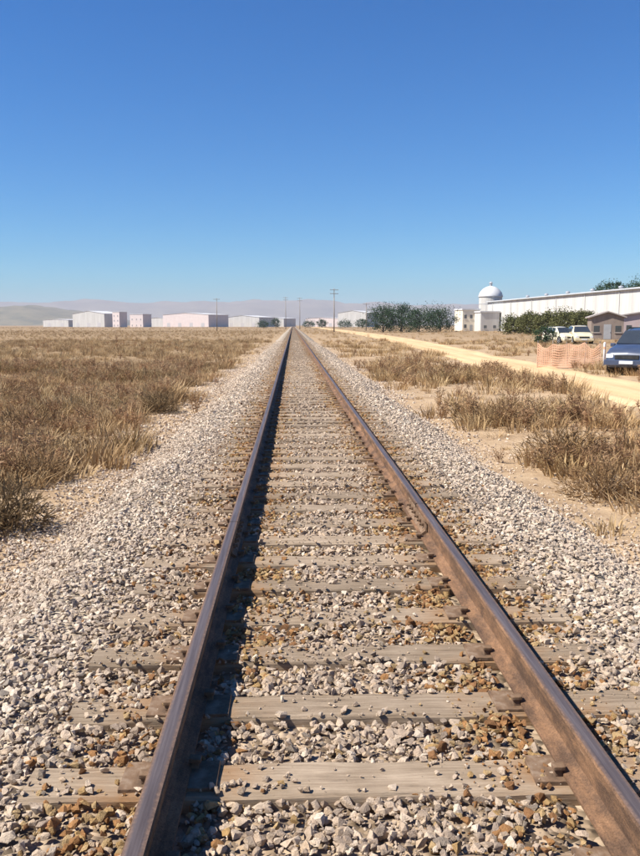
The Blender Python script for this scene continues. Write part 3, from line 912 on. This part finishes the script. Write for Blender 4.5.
tree('broadleaf_tree', at(383, 236), 236, 7.2, 5.6, M_dark_leaf, 'dark green tree beside the track far off, leftmost of its clump', 31, 'dark trees beside the far track')
tree('broadleaf_tree', at(401, 242), 242, 7.9, 6.2, M_dark_leaf, 'tallest dark green tree of the far clump, second from its left', 32, 'dark trees beside the far track')
tree('broadleaf_tree', at(419, 234), 234, 6.4, 6.4, M_dark_leaf, 'low dark green tree in the middle of the far clump', 33, 'dark trees beside the far track')
tree('broadleaf_tree', at(440, 246), 246, 7.0, 6.2, M_dark_leaf, 'dark green tree of the far clump next to the cream building', 34, 'dark trees beside the far track')
for k, (px, d, h, w, lab) in enumerate([
        (515, 178, 3.8, 3.2, 'olive green tree in front of the white warehouse, leftmost of the row'),
        (531, 172, 4.4, 3.6, 'olive green tree second from the left in the row before the warehouse'),
        (549, 166, 4.5, 3.6, 'olive green tree third from the left in the row before the warehouse'),
        (567, 160, 4.7, 4.0, 'olive green tree fourth from the left in the row before the warehouse'),
        (585, 154, 4.5, 3.3, 'olive green tree at the end of the row by the brown shed')]):
    tree('olive_tree', at(px, d), d, h, w, M_olive_leaf, lab, 41 + k, 'olive trees in front of the warehouse', 0.12)
tree('green_bush', at(546, 84), 84, 1.9, 1.3, M_dark_leaf, 'green bush behind the orange fence beside the cream car', 51, None, 0.08, 1800, 0.16, 'bush')
tree('broadleaf_tree', at(612, 268), 268, 16.2, 6.5, M_dark_leaf, 'tall dark tree rising behind the white warehouse roof, left of the pair', 52, 'tall trees behind the warehouse', 0.40, 7000, 0.5)
tree('broadleaf_tree', at(640, 262), 262, 15.8, 8.0, M_dark_leaf, 'tall dark tree behind the white warehouse at the photo edge', 53, 'tall trees behind the warehouse', 0.40, 7000, 0.5)
for k, (px, d, h, w, lab) in enumerate([
        (264, 640, 5.0, 6.5, 'tiny far tree on the field side of the rails, leftmost there'),
        (276, 660, 7.4, 4.2, 'tiny far tree just left of where the rails vanish'),
        (309, 690, 5.6, 7.0, 'tiny far tree just right of where the rails vanish'),
        (322, 650, 6.5, 5.0, 'tiny far tree second to the right of the vanishing rails'),
        (345, 600, 5.0, 6.5, 'tiny far tree right of the tallest utility pole'),
        (362, 560, 6.0, 5.0, 'tiny far tree left of the dark tree clump')]):
    tree('broadleaf_tree', at(px, d), d, h, w, M_dark_leaf, lab, 61 + k, 'far trees along the horizon', 0.15, 1500, 0.6)

# ------------------------------------------------------------------ buildings
M_white = noise_mat('white_paint', (0.44, 0.42, 0.38), (0.60, 0.58, 0.54), 0.8, 0.7, stretch=(1, 1, 0.07))
M_white_roof = noise_mat('white_roof', (0.52, 0.51, 0.49), (0.62, 0.61, 0.59), 0.3, 0.6)
M_cream = noise_mat('cream_stucco', (0.66, 0.58, 0.45), (0.76, 0.69, 0.56), 0.6, 0.85)
M_grey_door = noise_mat('grey_door', (0.30, 0.30, 0.30), (0.40, 0.40, 0.39), 1.0, 0.6)
M_brown_wall = noise_mat('brown_board', (0.20, 0.155, 0.125), (0.30, 0.24, 0.195), 1.5, 0.85, stretch=(1, 1, 0.3))
M_brown_roof = noise_mat('brown_roof', (0.30, 0.26, 0.23), (0.40, 0.35, 0.31), 1.2, 0.8)
M_glass = noise_mat('window_glass', (0.03, 0.035, 0.04), (0.05, 0.06, 0.07), 0.5, 0.06, 0.9)
M_pink = noise_mat('pink_stucco', (0.60, 0.51, 0.47), (0.68, 0.59, 0.55), 0.3, 0.85)
M_mauve = noise_mat('mauve_wall', (0.42, 0.33, 0.31), (0.52, 0.42, 0.40), 0.6, 0.85)
M_steel = noise_mat('galvanised', (0.38, 0.38, 0.38), (0.5, 0.5, 0.5), 3, 0.5, 0.4, 0.4)
M_wood = noise_mat('pole_wood', (0.20, 0.17, 0.145), (0.30, 0.265, 0.23), 4, 0.9, stretch=(3, 3, 0.4))

M_far_glass = noise_mat('hazed_glass', (0.24, 0.23, 0.23), (0.30, 0.29, 0.29), 0.5, 0.3, 0.5)  # distance haze put into the base colour, paler than the near glass
M_far_door = noise_mat('pale_door', (0.44, 0.42, 0.41), (0.50, 0.48, 0.47), 0.5, 0.6)
def gz(x, y): return float(ground_z(x, y))

def warehouse():
    A = Vector((at(487, 290), 290, 0)); B = Vector((at(760, 138), 138, 0))
    L = (B - A).length; ang = math.atan2(B.y - A.y, B.x - A.x)
    t = thing('warehouse', 'long low white warehouse with panelled wall behind the olive trees', 'warehouse', (A.x, A.y, gz(A.x, A.y)), ang)
    H = 9.8; W = 38.0
    MB().box(0.3, L - 0.3, 0.35, W, -0.3, H - 0.05).build('wall', M_white, t)
    n = 24; pw = L / n
    pm = MB().box(0.04, pw - 0.04, 0.0, 0.34, -0.2, H).mesh('wall_panel', M_white, False, 0.03)
    for k in range(n):
        link('wall_panel', pm, t, (k * pw, random.uniform(-0.008, 0.008), 0))
    rf = MB()
    rf.prism([(-0.3, -0.35, H + 0.02), (-0.3, W * 0.5, H + 1.5), (-0.3, W + 0.3, H + 0.02), (-0.3, W + 0.3, H + 0.35), (-0.3, W * 0.5, H + 1.85), (-0.3, -0.35, H + 0.35)], (L + 0.6, 0, 0))
    r_ = rf.build('roof', M_white_roof, t)
    vm = MB().lathe([(0.45, 0), (0.45, 0.5), (0.7, 0.6), (0.65, 0.9), (0.1, 1.1)], 12).mesh('roof_vent', M_steel)
    for k in range(9):
        link('roof_vent', vm, r_, (6 + k * (L - 12) / 8, W * 0.32, H + 0.3 + 0.32 * 2.9))
    for k in range(1, n, 3):
        MB().tube([(k * pw, -0.12, 0.0), (k * pw, -0.12, H - 0.1)], 0.09, 8).build('downpipe', M_white_roof, t)
    MB().box(-0.3, L + 0.3, -0.62, -0.36, H - 0.02, H + 0.18).build('gutter', M_steel, t)
    dm = MB().box(0, 4.2, -0.03, 0.02, 0.0, 4.6).mesh('door', M_grey_door)
    for k in (2, 6, 10, 14, 18, 21):
        link('door', dm, t, (k * pw + pw / 2 - 2.1, -0.02, 0))
    wm = MB().box(0, 2.4, -0.03, 0.02, 0, 1.1).mesh('window', M_glass)
    for k in (4, 8, 12, 16):
        link('window', wm, t, (k * pw + pw / 2 - 1.2, -0.02, 2.4))
warehouse()

def silo(px, d):
    x = at(px, d)
    t = thing('storage_silo', 'white domed storage silo with a small vent on top', 'silo', (x, d, gz(x, d)))
    MB().lathe([(4.1, -0.2), (4.1, 12.0)], 28).build('wall', M_white, t, False)
    dome = MB().lathe([(4.35, 12.0), (4.35, 12.3), (3.9, 13.6), (2.9, 14.8), (1.6, 15.6), (0.4, 15.9)], 28).build('dome', M_white_roof, t, True)
    MB().lathe([(0.5, 15.8), (0.5, 16.8), (0.8, 16.9), (0.1, 17.5)], 10).build('vent', M_steel, dome)
    for k in range(3):
        MB().lathe([(4.1, 3.0 + k * 3.2), (4.16, 3.0 + k * 3.2), (4.16, 3.2 + k * 3.2), (4.1, 3.2 + k * 3.2)], 28).build('hoop', M_steel, t)
    b = MB()
    for s in (-0.22, 0.22):
        b.box(s - 0.03, s + 0.03, -4.35, -4.29, 0, 12.6)
    for k in range(40):
        b.box(-0.22, 0.22, -4.34, -4.30, 0.3 + k * 0.3, 0.33 + k * 0.3)
    b.build('ladder', M_steel, t)
silo(490, 300)

def block(name, label, cat, px, d, w, dep, h, wall_m, roof_m, rz=0.0, rows=0, cols=0, gable=0.0, group=None, win=(1.4, 1.4), door=False, roll=0):
    x = at(px, d)
    t = thing(name, label, cat, (x, d, gz(x, d)), rz, group)
    w2 = w / 2
    if gable:
        MB().prism([(-w2, 0, -0.3), (w2, 0, -0.3), (w2, 0, h), (0, 0, h + gable), (-w2, 0, h)], (0, dep, 0)).build('wall', wall_m, t)
        for s in (-1, 1):
            e = 0.35; sl = gable / w2
            MB().prism([(0, -e, h + gable + 0.03), (s * (w2 + e), -e, h - sl * e + 0.03), (s * (w2 + e), -e, h - sl * e + 0.2), (0, -e, h + gable + 0.2)], (0, dep + 2 * e, 0)).build('roof', roof_m, t)
    else:
        MB().box(-w2, w2, 0, dep, -0.3, h).build('wall', wall_m, t)
        MB().box(-w2 - 0.25, w2 + 0.25, -0.25, dep + 0.25, h + 0.003, h + 0.45).build('roof', roof_m, t, False, 0.03)
    if rows:
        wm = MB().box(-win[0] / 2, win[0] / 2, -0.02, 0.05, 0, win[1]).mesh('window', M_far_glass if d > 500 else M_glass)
        fm = MB().box(-win[0] / 2 - 0.12, win[0] / 2 + 0.12, -0.12, -0.025, -0.14, -0.003).mesh('sill', roof_m)
        for a in range(rows):
            for b in range(cols):
                if door and a == 0 and b == cols // 2:
                    continue
                zz = 1.0 + a * (h - 0.6) / rows
                xx = -w2 + w * (b + 0.5) / cols
                wo = link('window', wm, t, (xx, 0, zz))
                link('sill', fm, wo)
    if roll:
        rm2 = MB().box(-2.2, 2.2, -0.06, 0.05, 0, 4.4).mesh('roller_door', M_far_door)
        for b in range(roll):
            link('roller_door', rm2, t, (-w2 + w * (b + 0.5) / roll, 0, 0.02))
    if door:
        xx = -w2 + w * (cols // 2 + 0.5) / max(cols, 1)
        dr = MB().box(xx - 0.5, xx + 0.5, -0.04, 0.02, 0.0, 2.1).build('door', M_grey_door, t)
        MB().box(xx + 0.32, xx + 0.40, -0.10, -0.045, 0.98, 1.06).build('handle', M_steel, dr)
    return t

block('cream_building', 'cream flat roofed block in front of the silo, beside the dark trees', 'building', 471, 280, 6.0, 9, 7.0, M_cream, M_white_roof, 0.1, 2, 3, 0, None, (0.9, 1.2), True)
block('white_annex', 'low white annex joined to the foot of the silo, next to the warehouse', 'building', 490, 274, 6.4, 8, 6.2, M_white, M_white_roof, 0.1, 1, 2, 0, None, (1.0, 1.0))
block('brown_shed', 'grey brown gabled shed behind the blue car, in front of the warehouse', 'shed', 609, 118, 4.4, 6, 3.1, M_brown_wall, M_brown_roof, -0.25, 1, 3, 0.7, None, (0.8, 0.9), True)
block('mauve_shed', 'low mauve shed behind the blue car at the photo edge', 'shed', 645, 126, 6.0, 6, 3.3, M_mauve, M_brown_roof, -0.25, 1, 3, 0.5, None, (0.8, 0.9), True)

FARB = [('white_hall', 'far white hall on the horizon at the foot of the grey hill', 92, 900, 44, 30, 14, M_white, 1, 7, 3.0),
        ('pink_block', 'far narrow pinkish block, leftmost of the pair beside the white hall', 119, 860, 9, 12, 15, M_pink, 3, 2, 0),
        ('pink_block', 'far wider pinkish block, right one of the pair beside the white hall', 139, 880, 17, 14, 13, M_pink, 2, 3, 0),
        ('pale_warehouse', 'far long pale warehouse left of the thin utility pole', 187, 940, 62, 40, 13.5, M_pink, 1, 9, 2.0),
        ('grey_depot', 'far grey white depot between the thin pole and the vanishing rails', 243, 980, 46, 36, 11, M_white, 1, 7, 2.2),
        ('low_store', 'far low pale store in the gap between the pinkish pair and the long pale warehouse', 160, 990, 44, 30, 9.5, M_white, 1, 5, 1.2),
        ('low_store', 'far low pale store peeping out just right of the thin field pole', 222, 1010, 46, 30, 9.0, M_pink, 1, 5, 1.0),
        ('low_store', 'far low pale store just left of the vanishing rails, behind the tiny trees', 272, 1020, 34, 30, 10.0, M_white, 1, 5, 1.2),
        ('low_store', 'far low pale store just right of the vanishing rails, before the tallest pole', 322, 1030, 46, 30, 10.0, M_pink, 1, 5, 1.2),
        ('low_store', 'far low pale store at the foot of the grey hill, leftmost far building', 60, 1000, 40, 30, 8.0, M_white, 1, 5, 1.0),
        ('pale_hall', 'far pale hall right of the vanishing rails behind the tallest pole', 352, 900, 34, 30, 15, M_white, 1, 5, 2.5)]
for nm, lab, px, d, w, dep, h, wm, rows, cols, gab in FARB:
    block(nm, lab, 'building', px, d, w, dep, h, wm, M_white_roof, -0.5, rows if rows > 1 else 0, cols, gab, 'far buildings on the horizon', (1.3, 1.5), False, 0 if rows > 1 else cols // 2)

# ------------------------------------------------------------------ utility poles
def pole(px, d, h, label, arms=1):
    x = at(px, d)
    t = thing('utility_pole', label, 'utility pole', (x, d, gz(x, d)), random.uniform(-.2, .2), 'utility poles on the horizon')
    MB().tube([(0, 0, -0.4), (0.02, 0, h * 0.5), (0, 0.03, h)], [0.20, 0.16, 0.11], 9).build('shaft', M_wood, t, True)
    for a in range(arms):
        z = h - 0.5 - a * 1.1
        c = MB().box(-1.25, 1.25, -0.17, -0.05, z, z + 0.14).build('crossarm', M_wood, t)
        im = MB().lathe([(0.04, 0), (0.06, 0.05), (0.04, 0.1), (0.06, 0.15), (0.03, 0.2)], 8).mesh('insulator', M_steel)
        for xx in (-1.1, -0.4, 0.4, 1.1):
            link('insulator', im, c, (xx, -0.11, z + 0.14))
pole(218, 330, 12.5, 'thin utility pole standing in the brown field far from the rails')
pole(286, 420, 16.0, 'utility pole just left of where the rails vanish', 2)
pole(300, 400, 15.0, 'utility pole just right of where the rails vanish', 2)
pole(334, 250, 12.8, 'tallest utility pole, right of the vanishing rails', 2)
pole(366, 300, 9.8, 'short utility pole beside the leftmost dark tree')

# ------------------------------------------------------------------ cars
def car_paint(name, col):
    m, n, l, b = new_mat(name, 0.28, 0.5)
    geo = n.new('ShaderNodeNewGeometry')
    t = nd(n, 'ShaderNodeTexNoise', Scale=2.5, Detail=4); l.new(geo.outputs['Position'], t.inputs['Vector'])
    r = ramp(n, [(0.3, tuple(c * 0.85 for c in col)), (0.7, tuple(min(1, c * 1.1) for c in col))])
    l.new(t.outputs[0], r.inputs[0]); l.new(r.outputs[0], b.inputs['Base Color'])
    b.inputs['Coat Weight'].default_value = 0.6
    return m
M_tyre = noise_mat('tyre_rubber', (0.018, 0.018, 0.018), (0.04, 0.038, 0.035), 6, 0.9)
M_rim = noise_mat('alloy', (0.45, 0.45, 0.46), (0.6, 0.6, 0.6), 5, 0.35, 0.5, 0.6)
M_trim = noise_mat('black_trim', (0.02, 0.02, 0.02), (0.04, 0.04, 0.04), 5, 0.6)
M_lamp = noise_mat('lamp_lens', (0.65, 0.65, 0.66), (0.8, 0.8, 0.8), 4, 0.15, 0.6)
M_amber = noise_mat('red_lens', (0.35, 0.02, 0.015), (0.45, 0.03, 0.02), 4, 0.2, 0.5)

def car(x, y, rz, paint, label, k=1.0, name='parked_car', group=None):
    """nose towards local -Y"""
    t = thing(name, label, 'car', (x, y, float(ground_z(x, y)) + 0.03), rz, group)
    # station: y, nose/top height, half width, roof half width, belt height
    st = [(-2.32, 0.66, 0.72, 0.60, 0.62), (-2.24, 0.88, 0.84, 0.74, 0.80), (-1.75, 1.04, 0.90, 0.80, 0.93), (-1.12, 1.12, 0.91, 0.82, 1.00), (-0.42, 1.66, 0.92, 0.66, 1.04),
          (0.25, 1.76, 0.92, 0.68, 1.05), (1.15, 1.75, 0.92, 0.68, 1.06), (1.85, 1.66, 0.91, 0.66, 1.07), (2.16, 1.10, 0.88, 0.78, 1.04), (2.26, 0.62, 0.84, 0.70, 0.58)]
    rows = []
    for (yy, top, w, rw, belt) in st:
        hp = [(w * 0.86, 0.26), (w * 0.98, 0.36), (w, min(0.66, belt - 0.02)), (w * 0.965, belt), (rw, top - 0.03), (rw * 0.82, top), (0, top + 0.025)]
        rows.append([(px * k, yy * k, pz * k) for px, pz in hp] + [(-px * k, yy * k, pz * k) for px, pz in hp[-2::-1]])
    n = len(rows[0])
    V = np.array(rows).reshape(-1, 3)
    F = []
    for a in range(len(rows) - 1):
        for c in range(n - 1):
            F.append((a * n + c, a * n + c + 1, (a + 1) * n + c + 1, (a + 1) * n + c))
        F.append((a * n + n - 1, a * n, (a + 1) * n, (a + 1) * n + n - 1))
    bm = bmesh.new()
    vs = [bm.verts.new(v) for v in V]
    for f in F: bm.faces.new([vs[i] for i in f])
    bm.faces.new([vs[i] for i in range(n)]); bm.faces.new([vs[(len(rows) - 1) * n + i] for i in range(n)][::-1])
    bmesh.ops.recalc_face_normals(bm, faces=bm.faces)
    bmesh.ops.bevel(bm, geom=list(bm.edges), offset=0.025 * k, segments=2, affect='EDGES', clamp_overlap=True)
    me = bpy.data.meshes.new('body'); bm.to_mesh(me); bm.free()
    me.materials.append(paint)
    me.polygons.foreach_set('use_smooth', np.ones(len(me.polygons), dtype=bool))
    link('body', me, t)
    def pane(nm, q, mat, inset=0.10, out=0.018, parent=t):
        q = [Vector(p) for p in q]; c = sum(q, Vector()) / 4
        nrm = (q[1] - q[0]).cross(q[3] - q[0]).normalized()
        if nrm.dot(c - Vector((0, c.y * 0.7, 0.8 * k))) < 0: nrm = -nrm
        pp = [p + (c - p) * inset + nrm * out * k for p in q]
        return MB().prism([p - nrm * 0.03 * k for p in pp], nrm * 0.03 * k).build(nm, mat, parent)
    G = lambda a, c: rows[a][c]
    pane('windscreen', (G(3, 4), G(3, n - 5), G(4, n - 5), G(4, 4)), M_glass, 0.06, 0.085)
    pane('rear_window', (G(7, 4), G(7, n - 5), G(8, n - 5), G(8, 4)), M_glass, 0.12, 0.085)
    for a, b_ in ((4, 5), (5, 6), (6, 7)):
        pane('side_window', (G(a, 3), G(b_, 3), G(b_, 4), G(a, 4)), M_glass)
        pane('side_window', (G(a, n - 4), G(b_, n - 4), G(b_, n - 5), G(a, n - 5)), M_glass)
    def bx_(nm, x0, x1, y0, y1, z0, z1, mat, parent=t, bev=0.015):
        return MB().box(x0 * k, x1 * k, y0 * k, y1 * k, z0 * k, z1 * k).build(nm, mat, parent, False, bev * k)
    bx_('front_bumper', -0.86, 0.86, -2.40, -2.20, 0.34, 0.56, paint, t, 0.04)
    bx_('rear_bumper', -0.86, 0.86, 2.16, 2.36, 0.36, 0.60, M_trim, t, 0.04)
    bx_('grille', -0.46, 0.46, -2.345, -2.28, 0.58, 0.74, M_trim)
    bx_('number_plate', -0.26, 0.26, -2.425, -2.395, 0.40, 0.52, M_lamp, t, 0.004)
    for s in (-1, 1):
        a, b_ = sorted((s * 0.52, s * 0.80))
        bx_('headlight', a, b_, -2.315, -2.20, 0.62, 0.78, M_lamp)
        a, b_ = sorted((s * 0.62, s * 0.84))
        bx_('tail_light', a, b_, 2.14, 2.25, 0.72, 0.98, M_amber)
        a, b_ = sorted((s * 0.92, s * 1.10))
        bx_('mirror', a, b_, -0.86, -0.70, 1.02, 1.17, paint, t, 0.03)
        bx_('roof_rail', s * 0.60 - 0.02, s * 0.60 + 0.02, -0.1, 1.6, 1.76, 1.81, M_trim)
        for yy in (-1.42, 1.38):
            w = thing('wheel', 'wheel', None); del w['label']
            w.parent = t; w.location = (s * 0.83 * k, yy * k, 0.36 * k)
            Mx = Matrix.Rotation(s * math.pi / 2, 4, 'Y')
            MB().lathe([(0.20 * k, -0.11 * k), (0.33 * k, -0.11 * k), (0.36 * k, -0.07 * k), (0.36 * k, 0.07 * k), (0.33 * k, 0.115 * k), (0.23 * k, 0.115 * k)], 24, Mx).build('tyre', M_tyre, w, True)
            rb = MB().lathe([(0.225 * k, 0.05 * k), (0.225 * k, 0.12 * k), (0.19 * k, 0.122 * k), (0.17 * k, 0.09 * k), (0.06 * k, 0.10 * k), (0.05 * k, 0.125 * k)], 24, Mx)
            rb.build('rim', M_rim, w)
            MB().lathe([(0.40 * k, 0.02 * k), (0.42 * k, 0.095 * k), (0.36 * k, 0.10 * k), (0.36 * k, 0.0)], 24, Mx).build('wheel_arch', M_trim, w)
    return t
car(at(647, 34.4), 34.4, R(-38), car_paint('blue_paint', (0.050, 0.066, 0.110)), 'dark blue car parked at the road edge beside the orange fence', 1.02)
car(at(561, 92), 92, R(12), car_paint('cream_paint', (0.66, 0.60, 0.44)), 'cream parked car behind the orange fence, beside the green bush', 1.05, 'parked_car', 'cream cars behind the fence')
car(at(581, 90), 90, R(-8), car_paint('pale_yellow_paint', (0.70, 0.60, 0.38)), 'pale yellow parked car behind the orange fence, nearer to the brown shed', 1.12, 'parked_car', 'cream cars behind the fence')

# ------------------------------------------------------------------ orange safety fence and marker post
M_orange = noise_mat('orange_plastic', (0.60, 0.33, 0.20), (0.72, 0.46, 0.31), 3, 0.6)
M_post_white = noise_mat('white_post', (0.66, 0.62, 0.60), (0.76, 0.72, 0.70), 6, 0.7)
def fence():
    P0 = Vector((at(539, 39.5), 39.5, 0)); P1 = Vector((at(603, 38.2), 38.2, 0))
    L = (P1 - P0).length; a = math.atan2(P1.y - P0.y, P1.x - P0.x)
    t = thing('safety_fence', 'faded orange plastic safety fence on posts beside the blue car', 'fence', (P0.x, P0.y, gz(P0.x, P0.y)), a)
    n = 5
    tops = []
    for k in range(n):
        x = L * k / (n - 1); lean = random.uniform(-.12, .12)
        hh = 1.28 + random.uniform(-.06, .08)
        MB().tube([(x, 0.03, -0.2), (x + lean, 0.03, hh)], 0.022, 6).build('post', M_wood, t)
    nc, nr = 44, 9
    b = MB()
    sag = [0.22, 0.06, 0.14, 0.30, 0.1]
    def top(x):
        u = x / L * (n - 1); return 1.16 - 0.05 * math.sin(x * 2.1) - sag[min(int(u), 4)] * math.sin(math.pi * (u % 1.0)) ** 1.3
    def yy(x, z): return 0.05 * math.sin(x * 3.1 + z * 2) + 0.02 * math.sin(x * 7.7 - z * 4) - 0.04
    for k in range(nc + 1):
        x = L * k / nc; tp = top(x)
        b.prism([(x - 0.017, yy(x, 0), 0.06), (x + 0.017, yy(x, 0), 0.06), (x + 0.017, yy(x, tp), tp), (x - 0.017, yy(x, tp), tp)], (0, -0.006, 0))
    for j in range(nr + 1):
        f = j / nr
        for k in range(nc):
            xa, xb = L * k / nc, L * (k + 1) / nc
            za, zb = 0.06 + (top(xa) - 0.06) * f, 0.06 + (top(xb) - 0.06) * f
            w = 0.024 if j in (0, nr) else 0.016
            b.prism([(xa, yy(xa, za) + 0.003, za - w), (xb, yy(xb, zb) + 0.003, zb - w), (xb, yy(xb, zb) + 0.003, zb + w), (xa, yy(xa, za) + 0.003, za + w)], (0, -0.012, 0))
    b.build('netting', M_orange, t)
fence()
mpst = thing('marker_post', 'slim white marker post between the orange fence and the blue car', 'post', (at(607, 37.4), 37.4, gz(at(607, 37.4), 37.4)))
MB().lathe([(0.055, -0.2), (0.055, 1.15), (0.045, 1.2), (0.01, 1.22)], 10).build('shaft', M_post_white, mpst, True)
MB().lathe([(0.058, 0.90), (0.058, 1.02)], 10).build('reflector_band', M_orange, mpst)

# ------------------------------------------------------------------ hills and mountains
M_hill = noise_mat('hill_scrub', (0.075, 0.078, 0.045), (0.17, 0.145, 0.08), 0.012, 0.95, c3=(0.22, 0.18, 0.10))
M_mount = noise_mat('mountain_scrub', (0.16, 0.13, 0.09), (0.26, 0.21, 0.14), 0.004, 0.95)
def ridge(name, y, depth, x0, x1, hf, mat, label, nx=160, ny=26):
    xs = np.linspace(x0, x1, nx); ys = np.linspace(y, y + depth, ny)
    def z(X, Y):
        t = (Y - y) / depth
        prof_ = np.sin(np.pi * np.clip(t, 0, 1)) ** 0.8
        ends = np.clip((X - x0) / (0.12 * (x1 - x0)), 0, 1) * np.clip((x1 - X) / (0.12 * (x1 - x0)), 0, 1)
        return -8 + hf(X, Y) * prof_ * (ends ** 0.7)
    o = link(name, grid_mesh(name, xs, ys, z, mat))
    return tag(o, label, name.replace('_', ' '), kind='structure')
ridge('hill', 4200, 1500, -5200, -880, lambda X, Y: 118 * (0.55 + 0.75 * fbm(X * 0.0012 + 3, Y * 0.0012)) * (0.8 + 0.45 * fbm(X * 0.006, Y * 0.006, 5)), M_hill, 'low grey green hill on the far left of the horizon')
ridge('mountains', 8600, 2400, -9000, 9000, lambda X, Y: 300 * (0.66 + 0.5 * fbm(X * 0.0007 + 11, Y * 0.0006)) * (0.82 + 0.34 * fbm(X * 0.004, Y * 0.004, 5)), M_mount, 'pale hazy mountain range along the whole horizon', 260)

# ------------------------------------------------------------------ haze
hz = MB().box(-9800, 9800, -2000, 11800, -14.0, 320.0)
hm = bpy.data.materials.new('haze_air'); hm.use_nodes = True
hn = hm.node_tree.nodes; hl = hm.node_tree.links
hn.remove(hn['Principled BSDF'])
pv = hn.new('ShaderNodeVolumePrincipled')
pv.inputs['Color'].default_value = (0.76, 0.78, 0.87, 1)
pv.inputs['Density'].default_value = 0.000105
pv.inputs['Anisotropy'].default_value = 0.0
hl.new(pv.outputs[0], hn['Material Output'].inputs['Volume'])
haze = hz.build('haze', hm)
tag(haze, 'pale dusty haze in the air over the plain', 'haze', kind='stuff')
